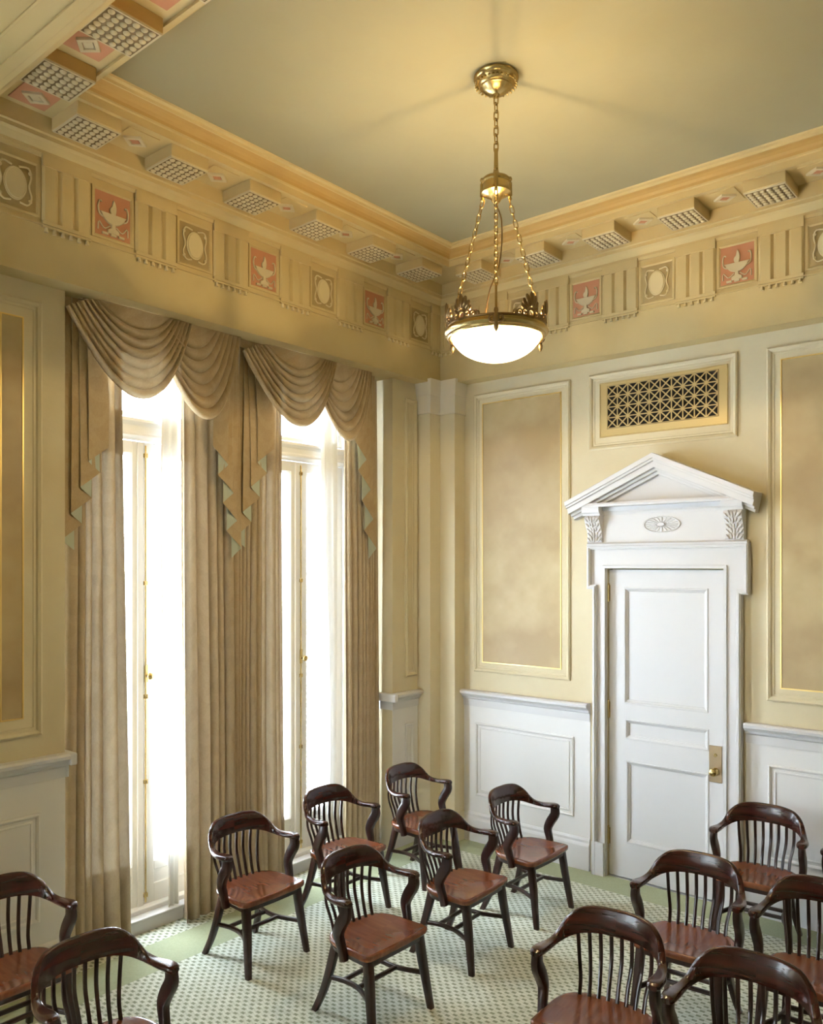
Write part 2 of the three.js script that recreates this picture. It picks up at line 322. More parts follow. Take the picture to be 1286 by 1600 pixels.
const urn = (() => {
  const s = new THREE.Shape(); s.moveTo(-0.035, -0.105); s.lineTo(0.035, -0.105); s.lineTo(0.035, -0.088); s.lineTo(0.012, -0.075); s.lineTo(0.01, -0.05); s.quadraticCurveTo(0.06, -0.04, 0.075, 0.002);
  s.lineTo(0.085, 0.012); s.lineTo(-0.085, 0.012); s.lineTo(-0.075, 0.002); s.quadraticCurveTo(-0.06, -0.04, -0.01, -0.05); s.lineTo(-0.012, -0.075); s.lineTo(-0.035, -0.088); s.closePath();
  const flame = new THREE.Shape(); flame.moveTo(-0.012, 0.014); flame.quadraticCurveTo(-0.03, 0.045, -0.006, 0.06); flame.quadraticCurveTo(0, 0.085, 0.004, 0.1); flame.quadraticCurveTo(0.028, 0.06, 0.012, 0.014); flame.closePath();
  const handle = (m) => { const t = new THREE.CatmullRomCurve3([V(m * 0.055, -0.02, 0.006), V(m * 0.09, -0.005, 0.006), V(m * 0.1, 0.045, 0.006), V(m * 0.088, 0.08, 0.006), V(m * 0.078, 0.07, 0.006)]); return new THREE.TubeGeometry(t, 14, 0.0055, 6); };
  const rib = (m) => { const t = new THREE.CatmullRomCurve3([V(m * 0.02, -0.06, 0.005), V(m * 0.06, -0.085, 0.005), V(m * 0.095, -0.05, 0.005), V(m * 0.1, -0.1, 0.005)]); return new THREE.TubeGeometry(t, 14, 0.0042, 6); };
  const feet = [-0.055, 0, 0.055].map((x) => box(x - 0.018, x + 0.018, -0.122, -0.108, 0, 0.012));
  return [relief(s, 0.01), relief(flame, 0.007), handle(1), handle(-1), rib(1), rib(-1), ...feet];
})();
const medallion = (() => {
  const oval = relief(ellipse(0, 0, 0.055, 0.082), 0.008, 0.004), rim = new THREE.TorusGeometry(0.062, 0.005, 6, 36).scale(1, 1.42, 1).translate(0, 0, 0.004), list = [oval, rim];
  for (const m of [-1, 1]) {
    list.push(new THREE.TubeGeometry(new THREE.CatmullRomCurve3([V(m * 0.02, 0.1, 0.004), V(m * 0.075, 0.105, 0.006), V(m * 0.09, 0.06, 0.004), V(m * 0.078, 0, 0.006), V(m * 0.092, -0.06, 0.004), V(m * 0.07, -0.105, 0.006), V(m * 0.025, -0.1, 0.004)]), 24, 0.0058, 6));
    for (const y of [-0.08, 0.08]) list.push(new THREE.SphereGeometry(0.012, 8, 6).scale(1, 1, 0.6).translate(m * 0.085, y, 0.003));
  }
  return list;
})();
for (const wall of ['left', 'back']) {
  const end = wall === 'left' ? NZ : 4.3;
  const taenia = structure('trim_5', join([run(wall, 0, 0, sideOf[wall].u1, [[-0.01, 4.493], [0.012, 4.493], [0.012, 4.504], [-0.01, 4.504]], 1, 0), run(wall, 0, 0, sideOf[wall].u1, [[-0.01, 4.885], [0.008, 4.885], [0.014, 4.905], [-0.01, 4.905]], 1, 0)]), M.frieze);
  const full = join([triglyphGeo(-0.15, 0.15)]), half = join([wall === 'left' ? triglyphGeo(-0.15, 0) : triglyphGeo(0.018, 0.15)]);
  for (let k = 0; k * 0.6 < end; k++) {
    const u = k * 0.6, t = mesh('triglyph', k ? place(full.clone(), wall, 0, u, TB) : place(half.clone(), wall, 0, 0, TB), M.frieze, taenia);
    mesh('regula', join([slab(wall, 0, k ? u - 0.15 : 0, u + 0.15, 4.482, 4.494, 0, 0.02, 0.002)]), M.frieze, t);
    for (let i = k ? 0 : 3; i < 6; i++) { const p = onWall[wall](0)(u - 0.125 + i * 0.05, 4.469, 0.011), g = mesh('gutta', guttaGeo, M.relief, t); g.position.copy(p); }
    const mu = u + 0.3, red2 = k % 2 === (wall === 'left' ? 1 : 0);
    if (mu > end) continue;
    const mp = mesh('metope_panel', join([slab(wall, 0, mu - 0.118, mu + 0.118, 4.552, 4.822, -0.004, 0.001)]), red2 ? M.terracotta : M.umber, taenia, red2 ? 'terracotta ground with a cream urn' : 'dull olive ground with an oval medallion');
    mesh('metope_moulding', join([frame(wall, 0, mu - 0.14, mu + 0.14, 4.53, 4.845, [[0, 0], [0, 0.008], [0.012, 0.008], [0.022, 0.001]])]), M.frieze, mp);
    mesh(red2 ? 'urn_relief' : 'medallion_relief', place(join((red2 ? urn : medallion).map((g) => g.clone())), wall, 0.001, mu, 4.683), red2 ? M.bead : M.relief, mp);
  }
}

// ------------------------------------------------------------------ corner pilasters
function pilaster(wall, u0, u1, name) {                          // 0.15 thick, flush with the frieze, flared capital, on both sides of a corner
  const grow = (e, y0, y1) => slab(wall, WP, u0 - e * (u0 > 1 ? 1 : 0), u1 + e, y0, y1, -0.01, 0.15 + e);
  const f = onWall[wall](WP), ring = (e, y) => [f(u0, y, -0.01), f(u1 + e, y, -0.01), f(u1 + e, y, 0.15 + e), f(u0, y, 0.15 + e)];
  const flare = loft([ring(0.012, 3.935), ring(0.016, 4.085), ring(0.022, 4.1), ring(0.036, 4.2), ring(0.038, 4.228)], { crease: 0.3 });
  const p = structure(name, join([grow(0, 0.26, 3.93)]), M.pilaster);
  mesh('capital', join([flare, grow(0.018, 3.918, 3.935)]), M.capital, p, 'pale flared capital');
  mesh('plinth', join([grow(0.02, 0, 0.22), grow(0.012, 0.22, 0.26)]), M.pilaster, p);
  return p;
}
pilaster('left', WP, 0.15, 'trim_7');
pilaster('back', 0, 0.168, 'trim_7');
pilaster('left', 4.05, 4.2, 'trim_7');

// ------------------------------------------------------------------ chair rail, baseboard, mouldings, painted fields
const RAIL = [[-0.01, 1.235], [0.012, 1.235], [0.016, 1.30], [0.03, 1.308], [0.034, 1.325], [0.055, 1.345], [0.072, 1.352], [0.075, 1.372], [0.062, 1.385], [-0.01, 1.385]];
const BASE = [[-0.01, 0], [0.03, 0], [0.03, 0.20], [0.025, 0.212], [0.018, 0.225], [0.018, 0.245], [0.008, 0.262], [-0.01, 0.262]];
const OUTER = [[0, -0.002], [0, 0.012], [0.012, 0.02], [0.028, 0.014], [0.036, 0.004], [0.05, 0.004], [0.055, -0.002]];
const THIN = [[0, -0.002], [0, 0.009], [0.01, 0.014], [0.02, 0.009], [0.026, -0.002]];
const dadoRun = [['back', 0.168, 1.46], ['back', 2.715, RX], ['left', 0.15, REC0], ['left', REC1, 4.05]];
dadoRun.forEach(([wall, a, b], i) => {
  const l = wall === 'left', rail = structure('trim_10', join([run(wall, WP, l && i === 3 ? a - 0.0 : a, l && i === 2 ? b : b, RAIL, 0, 0)]), M.white);
  if (i >= 2) mesh('rail_return', join([box(WP - 0.15, WP + 0.07, 1.31, 1.384, i === 2 ? REC0 : REC1 - 0.045, i === 2 ? REC0 + 0.045 : REC1, 0.01), box(WP - 0.15, WP + 0.02, 1.235, 1.312, i === 2 ? REC0 : REC1 - 0.015, i === 2 ? REC0 + 0.015 : REC1)]), M.white, rail);
  structure('baseboard_' + wall, join([run(wall, WP, a, b, BASE)]), M.white);
  structure('trim_11', join([slab(wall, WP, a, b, 0.25, 1.24, 0, 0.004)]), M.dado);      // the white dado ground
});
const dadoFrames = [['back', 0.30, 1.31, 0.42, 1.09], ['back', 2.87, 3.92, 0.42, 1.10], ['left', 0.215, 0.33, 0.42, 1.09], ['left', 3.69, 4.0, 0.40, 1.05]];
for (const [w, a, b, c, d] of dadoFrames) { const t = structure('trim_12', join([frame(w, WP + 0.004, a, b, c, d, THIN)]), M.dado); mesh('panel_moulding', join([frame(w, WP + 0.004, a + 0.04, b - 0.04, c + 0.04, d - 0.04, [[0, 0], [0.004, 0.005], [0.012, 0.005], [0.016, 0]])]), M.dado, t); }
function painted(w, a, b, c, d, gap, gilt) {
  const t = structure('trim_14', join([frame(w, WP, a, b, c, d, OUTER)]), M.wall);
  if (!gilt) { mesh('panel_moulding', join([frame(w, WP, a + gap, b - gap, c + gap, d - gap, [[0, 0], [0.003, 0.006], [0.01, 0.006], [0.013, 0]])]), M.wall, t); return; }
  mesh('painted_panel', join([slab(w, WP, a + gap, b - gap, c + gap, d - gap, 0, 0.002)]), M.panel, t, 'mottled golden brown painted panel');
  mesh('gilt_fillet', join([frame(w, WP, a + gap - 0.004, b - gap + 0.004, c + gap - 0.004, d - gap + 0.004, [[0, 0], [0.002, 0.006], [0.009, 0.006], [0.011, 0.001]])]), M.gilt, t, 'thin gold fillet round the panel');
}
painted('back', 0.283, 1.275, 1.555, 4.09, 0.09, true);
painted('back', 2.86, 3.86, 1.555, 4.085, 0.095, true);
painted('back', 4.3, 5.3, 1.555, 4.085, 0.095, true);
painted('left', 3.675, 4.025, 1.515, 4.09, 0.11, true);
painted('left', 0.165, 0.33, 1.515, 4.05, 0.045, false);

// ------------------------------------------------------------------ wall vent
{
  const v = thing('wall_vent', 'gilded pierced metal vent grille in a moulded frame above the pedimented door', 'vent');
  mesh('vent_moulding', join([frame('back', WP, 1.45, 2.655, 3.472, 4.095, OUTER)]), M.wall, v);
  mesh('vent_border', join([frame('back', WP, 1.545, 2.585, 3.572, 4.018, [[0, 0], [0.003, 0.012], [0.008, 0.012], [0.012, 0.006], [0.014, 0]]), new THREE.ExtrudeGeometry((() => { const b = poly([[1.55, 3.577], [2.58, 3.577], [2.58, 4.013], [1.55, 4.013]]); b.holes.push(new THREE.Path([[1.612, 3.637], [1.612, 3.988], [2.518, 3.988], [2.518, 3.637]].map((p) => new THREE.Vector2(...p)))); return b; })(), { depth: 0.008, bevelEnabled: false }).translate(0, 0, WP)]), M.grille, v, 'flat gilded border');
  const s = poly([[1.615, 3.64], [2.515, 3.64], [2.515, 3.985], [1.615, 3.985]]), cx = 0.9 / 10, cy = 0.345 / 4, b = 0.0042;
  for (let i = 0; i < 10; i++) for (let j = 0; j < 4; j++) {
    const x = 1.615 + i * cx, y = 3.64 + j * cy, mx = x + cx / 2, my = y + cy / 2, q = b * 1.5, e = b * 2.45;
    for (const t of [[[x + e, y + b], [x + cx - e, y + b], [mx, my - q]], [[x + e, y + cy - b], [x + cx - e, y + cy - b], [mx, my + q]], [[x + b, y + e], [x + b, y + cy - e], [mx - q, my]], [[x + cx - b, y + e], [x + cx - b, y + cy - e], [mx + q, my]]]) s.holes.push(new THREE.Path(t.map(([a, c]) => new THREE.Vector2(a, c))));
  }
  mesh('lattice', join([new THREE.ExtrudeGeometry(s, { depth: 0.006, bevelEnabled: false }).translate(0, 0, WP + 0.006)]), M.grille, v, 'pierced lattice of squares and diagonals');
  mesh('duct_opening', join([box(1.6, 2.53, 3.63, 4.0, WP + 0.0005, WP + 0.0035)]), M.black, v, 'dark duct behind the lattice');
}

// ------------------------------------------------------------------ door, casing and pediment
{
  const z = -0.165, y0 = 0.012, leaf = structure('door_1', null);
  const px = [[1.755, 2.425, 1.42, 2.345], [1.765, 2.43, 1.135, 1.285], [1.775, 2.43, 0.30, 0.95]];
  const s = poly([[1.622, y0], [2.553, y0], [2.553, 2.492], [1.622, 2.492]]);
  for (const [a, b, c, d] of px) s.holes.push(new THREE.Path([[a, c], [a, d], [b, d], [b, c]].map((p) => new THREE.Vector2(...p))));
  mesh('door_leaf', join([new THREE.ExtrudeGeometry(s, { depth: 0.045, bevelEnabled: false }).translate(0, 0, z - 0.045)]), M.white, leaf);
  px.forEach(([a, b, c, d], i) => {
    const p = mesh('door_panel', join([box(a - 0.005, b + 0.005, c - 0.005, d + 0.005, z - 0.04, z - 0.018)]), M.white, leaf);
    mesh('panel_moulding', join([frame('back', z, a - 0.006, b + 0.006, c - 0.006, d + 0.006, [[0, 0], [0.004, 0.005], [0.012, 0.004], [0.02, -0.006], [0.03, -0.01], [0.034, -0.018]])]), M.white, p);
  });
  for (const y of [2.30, 1.35, 0.325]) {
    const h = mesh('hinge', join([box(1.606, 1.63, y - 0.065, y + 0.065, z - 0.01, z + 0.002), new THREE.CylinderGeometry(0.0085, 0.0085, 0.135, 10).translate(1.619, y, z + 0.008)]), M.brass, leaf, 'brass butt hinge');
    mesh('hinge_finial', join([new THREE.SphereGeometry(0.0095, 10, 8).translate(1.619, y + 0.073, z + 0.008)]), M.brass, h);
  }
  const plate = mesh('escutcheon', join([box(2.44, 2.535, 0.90, 1.175, z, z + 0.006, 0.003)]), M.agedPlate, leaf, 'long aged metal door plate');
  mesh('keyhole_rose', join([new THREE.CylinderGeometry(0.012, 0.014, 0.008, 14).rotateX(Math.PI / 2).translate(2.488, 1.105, z + 0.008)]), M.brass, plate);
  const knob = lathe([[0.0, 0], [0.026, 0], [0.026, 0.006], [0.012, 0.012], [0.011, 0.03], [0.02, 0.038], [0.03, 0.05], [0.031, 0.058], [0.024, 0.068], [0.0, 0.072]], 20).rotateX(Math.PI / 2).translate(2.488, 0.985, z + 0.006);
  mesh('knob', join([knob]), M.brass, leaf, 'round brass door knob');

  // eared architrave: flat band with a raised outer moulding, stepped at the ears
  const out = [[1.508, 0], [1.508, 2.335], [1.456, 2.335], [1.456, 2.69], [2.745, 2.69], [2.745, 2.315], [2.692, 2.315], [2.692, 0]], inn = [[2.566, 0], [2.566, 2.505], [1.61, 2.505], [1.61, 0]];
  const band = poly([...out, ...inn]);
  const inset = (e) => [[1.508 + e, 0], [1.508 + e, 2.335 + e], [1.456 + e, 2.335 + e], [1.456 + e, 2.69 - e], [2.745 - e, 2.69 - e], [2.745 - e, 2.315 + e], [2.692 - e, 2.315 + e], [2.692 - e, 0]];
  const ring = (a, b) => poly([...inset(a), ...inset(b).reverse()]);
  const ext = (sh, d0, d1) => relief(sh, d1 - d0, 0.002).translate(0, 0, WP + d0);
  const casing = structure('trim_15', join([ext(band, -0.05, 0.03), ext(ring(0, 0.03), 0.028, 0.055), ext(ring(0.008, 0.02), 0.05, 0.064)]), M.white);
  mesh('inner_bead', join([ext(poly([[1.61, 0], [1.61, 2.505], [2.566, 2.505], [2.566, 0], [2.586, 0], [2.586, 2.525], [1.59, 2.525], [1.59, 0]]), 0.03, 0.042)]), M.white, casing);
  mesh('plinth_block', join([box(1.498, 1.605, 0, 0.27, WP, WP + 0.062, 0.004)]), M.white, casing); mesh('plinth_block', join([box(2.572, 2.70, 0, 0.27, WP, WP + 0.062, 0.004)]), M.white, casing);

  // overdoor: frieze with an oval patera, two carved consoles, broken-forward bed mouldings and a pediment
  const od = structure('trim_15', join([box(1.5, 2.7, 2.69, 3.0, WP, WP + 0.03)]), M.white);
  mesh('frieze_cap', join([run('back', WP, 1.46, 2.74, [[0, 2.688], [0.06, 2.688], [0.066, 2.70], [0.05, 2.712], [0, 2.712]])]), M.white, od);
  const pat = [relief(ellipse(0, 0, 0.026, 0.012), 0.008), new THREE.TorusGeometry(0.1, 0.006, 6, 40).scale(1.45, 0.62, 1)];
  for (let i = 0; i < 20; i++) { const a = i / 20 * Math.PI * 2, g = new THREE.SphereGeometry(1, 8, 6).scale(0.036, 0.0075, 0.005).translate(0.062, 0, 0); g.rotateZ(a).scale(1.4, 0.62, 1); pat.push(g); }
  mesh('oval_patera', join(pat.map((g) => g.translate(2.085, 2.845, WP + 0.032))), M.white, od, 'oval fluted patera');
  for (const x of [1.525, 2.65]) {
    const w = 0.065, prof = [[0, 2.712], [0.045, 2.712], [0.06, 2.725], [0.05, 2.755], [0.058, 2.80], [0.085, 2.85], [0.105, 2.885], [0.112, 2.91], [0.1, 2.93], [0, 2.93]];
    const con = mesh('console', join([run('back', WP, x - w, x + w, prof)]), M.white, od, 'carved acanthus console');
    const leaves = [];
    const dAt = (y) => { for (let k = 1; k < 7; k++) if (y <= prof[k + 1][1]) { const a = prof[k], b = prof[k + 1], t = (y - a[1]) / (b[1] - a[1] || 1); return a[0] + (b[0] - a[0]) * t; } return 0.11; };
    for (let r = 0; r < 5; r++) for (let c = -2; c <= 2; c++) { const y = 2.735 + r * 0.04, g = new THREE.SphereGeometry(1, 7, 5).scale(0.009, 0.024, 0.012).rotateZ(-c * 0.35).translate(x + c * 0.024, y + (c % 2 ? 0.012 : 0), WP + Math.max(dAt(y), 0.045) + 0.002); leaves.push(g); }
    const lv = mesh('acanthus_leaf', join(leaves), M.white, con); lv.userData.kind = 'stuff';
    mesh('console_cap', join([run('back', WP, x - w - 0.012, x + w + 0.012, [[0, 2.93], [0.112, 2.93], [0.118, 2.945], [0.13, 2.955], [0.136, 2.975], [0.136, 3.0], [0, 3.0]])]), M.white, od);
  }
  mesh('bed_moulding', join([run('back', WP, 1.55, 2.62, [[0, 2.935], [0.034, 2.935], [0.04, 2.95], [0.055, 2.965], [0.06, 3.0], [0, 3.0]])]), M.white, od);
  const A = [2.072, 3.385], L = [1.318, 3.045], R = [2.826, 3.045], ped = structure('trim_15', join([run('back', WP, 1.36, 2.785, [[0, 2.998], [0.145, 2.998], [0.15, 3.012], [0.145, 3.028], [0, 3.028]])]), M.white);
  const k = (A[1] - L[1]) / (A[0] - L[0]), rk = (e) => [[L[0] + e * 0.2, L[1] - e], [A[0], A[1] - e * 1.1], [R[0] - e * 0.2, R[1] - e]];
  const rakeBand = (e0, e1) => poly([...rk(e0), ...rk(e1).reverse()]);
  mesh('raking_moulding', join([ext(rakeBand(0, 0.032), 0, 0.185), ext(rakeBand(0.03, 0.05), 0, 0.17), ext(rakeBand(0.048, 0.095), 0, 0.15), ext(rakeBand(0.093, 0.115), 0, 0.105), ext(rakeBand(0.113, 0.138), 0, 0.07)]), M.white, ped, 'stepped raking cornice');
  mesh('tympanum', join([ext(poly([[1.52, 3.02], [2.072, 3.27], [2.62, 3.02]]), 0, 0.03)]), M.white, ped);
}

// ------------------------------------------------------------------ french windows
const WX = -0.5;                                                 // plane of the sashes
WIN.forEach(([zc, hw], n) => {
  const z0 = zc - hw, z1 = zc + hw, w = structure('window_' + (n + 1), null);
  mesh('window_frame', join([box(-0.56, GLZ + 0.012, 0.095, 4.1, z0, z0 + 0.05, 0.004), box(-0.56, GLZ + 0.012, 0.095, 4.1, z1 - 0.05, z1, 0.004), box(-0.56, GLZ + 0.012, 4.05, 4.1, z0, z1, 0.004)]), M.sash, w);
  const bar_ = mesh('transom_bar', join([run('left', GLZ - 0.06, z0, z1, [[0, 3.40], [0.05, 3.40], [0.06, 3.415], [0.075, 3.43], [0.075, 3.445], [0.06, 3.46], [0.06, 3.50], [0.075, 3.515], [0.09, 3.525], [0.09, 3.545], [0.05, 3.56], [0, 3.56]])]), M.sash, w);
  mesh('transom_sash', join([frame('left', WX - 0.02, z0 + 0.05, z1 - 0.05, 3.56, 4.05, [[0, 0], [0, 0.035], [0.035, 0.035], [0.045, 0.02], [0.045, 0]])]), M.sash, w);
  mesh('transom_pane', join([box(WX - 0.012, WX - 0.008, 3.6, 4.02, z0 + 0.09, z1 - 0.09)]), M.glass, w);
  for (const side of [1, -1]) {                                  // 1 = the leaf nearer the viewer
    const a = side > 0 ? zc + 0.003 : z0 + 0.05, b = side > 0 ? z1 - 0.05 : zc - 0.003, st = 0.075, meet = 0.085;
    const la = side > 0 ? meet : st, lb = side > 0 ? st : meet, s = [];
    const f = (y0, y1, c0, c1) => box(WX - 0.022, WX + 0.022, y0, y1, c0, c1, 0.004);
    const sash = mesh('casement', join([f(0.13, 3.395, a, a + la), f(0.13, 3.395, b - lb, b), f(3.31, 3.395, a + la - 0.001, b - lb + 0.001), f(0.13, 0.26, a + la - 0.001, b - lb + 0.001), f(0.355, 0.42, a + la - 0.001, b - lb + 0.001), box(WX - 0.012, WX + 0.006, 0.25, 0.36, a + la - 0.01, b - lb + 0.01),
      frame('left', WX, a + la, b - lb, 0.42, 3.31, [[0, 0.02], [0.008, 0.016], [0.016, 0.006], [0.018, 0]])]), M.sash, w);
    mesh('pane', join([box(WX - 0.003, WX + 0.001, 0.41, 3.32, a + la - 0.006, b - lb + 0.006)]), M.glass, sash);
    if (side > 0) mesh('astragal', join([box(WX + 0.02, WX + 0.036, 0.13, 3.39, zc + 0.005, zc + 0.05, 0.005)]), M.sash, sash);
    else {
      mesh('bolt_rod', join([new THREE.CylinderGeometry(0.006, 0.006, 3.22, 8).translate(WX + 0.034, 1.76, zc - 0.012), ...[0.2, 1.0, 1.6, 2.4, 3.3].map((y) => box(WX + 0.02, WX + 0.042, y - 0.015, y + 0.015, zc - 0.026, zc + 0.001, 0.002))]), M.brass, sash, 'long brass bolt rod');
      mesh('handle', join([box(WX + 0.022, WX + 0.03, 1.70, 1.82, zc - 0.035, zc - 0.008, 0.003), lathe([[0, 0], [0.008, 0], [0.008, 0.02], [0.022, 0.03], [0.026, 0.04], [0.02, 0.052], [0, 0.056]], 16).rotateZ(-Math.PI / 2).translate(WX + 0.03, 1.745, zc - 0.03)]), M.brass, sash, 'brass cremone knob');
    }
  }
  mesh('threshold', join([box(-0.56, GLZ + 0.03, 0.095, 0.132, z0, z1, 0.008)]), M.sash, w);
});
structure('trim_20', join([box(GLZ - 0.02, -0.345, 0, 0.085, REC0, REC1), box(GLZ - 0.02, -0.335, 0.083, 0.1, REC0, REC1, 0.006)]), M.white);   // low step under both windows
// a louvred shutter stands outside the far window
for (const [zc, hw] of WIN.slice(1)) {
  const sh = thing('window_shutter', 'white louvred shutter outside the window nearest the corner', 'shutter');
  const far = zc < 2, ang = far ? 0.35 : 1.45, Lz = far ? 0.44 : 0.52, z0 = zc - hw + (far ? 0.02 : -0.02);
  sh.position.set(-0.645, 0, z0); sh.rotation.y = -ang;
  const st = [box(-0.02, 0.02, 0.13, 4.08, 0, 0.06, 0.003), box(-0.02, 0.02, 0.13, 4.08, Lz - 0.06, Lz, 0.003)];
  for (const y of [0.13, 1.45, 2.75, 4.0]) st.push(box(-0.02, 0.02, y, y + 0.08, 0.05, Lz - 0.05, 0.003));
  mesh('shutter_frame', join(st), M.sash, sh);
  const slatGeo = join([box(-0.004, 0.004, -0.028, 0.028, 0.055, Lz - 0.055).rotateZ(-0.6)]);
  for (const [a, b] of [[0.21, 1.45], [1.53, 2.75], [2.83, 4.0]]) for (let y = a + 0.03; y < b - 0.02; y += 0.052) { const m = mesh('slat', slatGeo, M.sash, sh); m.position.y = y; }
}

// ------------------------------------------------------------------ drapes
function sheet(nu, nv, fn, uvScale) {                            // fn(s, t) -> Vector3
  const pos = [], uv = [], idx = [];
  let prev = null;
  for (let j = 0; j <= nv; j++) { let acc = 0; for (let i = 0; i <= nu; i++) { const p = fn(i / nu, j / nv); pos.push(p.x, p.y, p.z); if (i) acc += p.distanceTo(prev); prev = p; uv.push(acc * uvScale, p.y * uvScale); } }
  for (let j = 0; j < nv; j++) for (let i = 0; i < nu; i++) { const a = j * (nu + 1) + i, b = a + 1, c = a + nu + 1, d = c + 1; idx.push(a, b, d, a, d, c); }
  const g = new THREE.BufferGeometry(); g.setAttribute('position', new THREE.Float32BufferAttribute(pos, 3)); g.setAttribute('uv', new THREE.Float32BufferAttribute(uv, 2)); g.setIndex(idx); g.computeVertexNormals();
  return g;
}
const mix = (a, b, t) => a + (b - a) * t;
function drapeFn(o) {                                            // rounded pipes with sharp creases between; zt/zb = [edge, edge] at top and bottom
  const ph = o.seed * 3.7;
  return (s, t) => {
    const e0 = mix(o.zt[0], o.zb[0], t), e1 = mix(o.zt[1], o.zb[1], t);
    const sw = s + 0.045 * Math.sin(s * 7 + ph) + 0.014 * Math.sin(s * 17 + ph * 2) + 0.012 * Math.sin(t * 3 + s * 4 + ph) * t, phase = sw * o.n * Math.PI + ph, k = Math.floor(phase / Math.PI);
    const own = hash(k, o.seed * 7), amp = o.amp * mix(0.6, 1.25, own) * mix(0.85, 1.2, t), pipe = Math.pow(Math.abs(Math.sin(phase)), 0.72);
    const x = o.x + amp * (1.7 * pipe - 0.95) + 0.008 * (own - 0.5) + 0.010 * (vnoise(s * 3 + ph, t * 3) - 0.5) + o.flare * t * t * t * vnoise(s * 4 + ph, 9);
    return V(x, mix(4.185, o.foot, t), mix(e0, e1, s) + 0.22 * amp * Math.sin(2 * phase) * Math.min(1, 12 * s * (1 - s)) + 0.01 * Math.sin(t * 4 + ph) * Math.min(1, 12 * s * (1 - s)));
  };
}
const drapes = [
  { zt: [3.47, 3.10], zb: [3.48, 3.03], n: 5.5, amp: 0.05, x: -0.285, flare: 0.02, foot: 0.004, seed: 1, edge: -1, label: 'taupe drape at the end of the bay beside the narrow gold-striped panel' },
  { zt: [2.61, 2.12], zb: [2.60, 2.12], n: 6, amp: 0.05, x: -0.285, flare: 0.02, foot: 0.004, seed: 2, edge: 0, label: 'taupe drape hanging on the side of the left window towards the middle of the bay' },
  { zt: [2.118, 1.70], zb: [2.118, 1.665], n: 8, amp: 0.044, x: -0.285, flare: 0.0, foot: 0.004, seed: 3, edge: 0, label: 'narrow pleated taupe drape on the middle side of the window nearer the corner' },
  { zt: [0.95, 0.56], zb: [0.97, 0.53], n: 8, amp: 0.044, x: -0.285, flare: 0.0, foot: 0.004, seed: 4, edge: 0, label: 'taupe drape at the end of the bay nearest the corner pilasters' },
];
for (const d of drapes) {
  const t = thing('drape', d.label, 'curtain', 'taupe window drapes'), f = drapeFn(d);
  mesh('drape_cloth', sheet(150, 60, f, 1), M.drape, t);
  const hemY = (s, k) => { const p = f(s, 1 - k * 0.02); p.x += 0.004; return p; };
  mesh('hem', sheet(150, 4, (s, k) => hemY(s, k), 1), M.drape, t);
  if (d.edge) {                                                  // the pale lining turned out along the leading edge
    const at = d.edge > 0 ? 0 : 1, dir = d.edge > 0 ? 1 : -1;
    mesh('lining', sheet(10, 60, (s, k) => { const p = f(at, k); return V(p.x - 0.02 - 0.05 * s + 0.012 * Math.sin(s * 6 + k * 4), p.y, p.z + dir * (d.edge > 0 ? 0.075 : 0.02) * s * (0.8 + 0.4 * vnoise(k * 6, d.seed))); }, 1), M.lining, t, 'pale lining along the leading edge');
  }
}
[[2.57, 0.14, 'thin white sheer curtain inside the window left of the middle drapes'], [0.97, 0.16, 'thin white sheer curtain inside the window nearest the room corner']].forEach(([z, w, label], i) => {
  const t = thing('sheer_curtain', label, 'sheer curtain', undefined);
  mesh('sheer_cloth', sheet(40, 30, (s, k) => V(-0.385 + 0.016 * Math.sin(s * 14 + i * 2 + k), mix(4.1, 0.1, k), z + w * s * (0.85 + 0.25 * Math.sin(k * 5 + i))), 1), M.sheer, t);
});

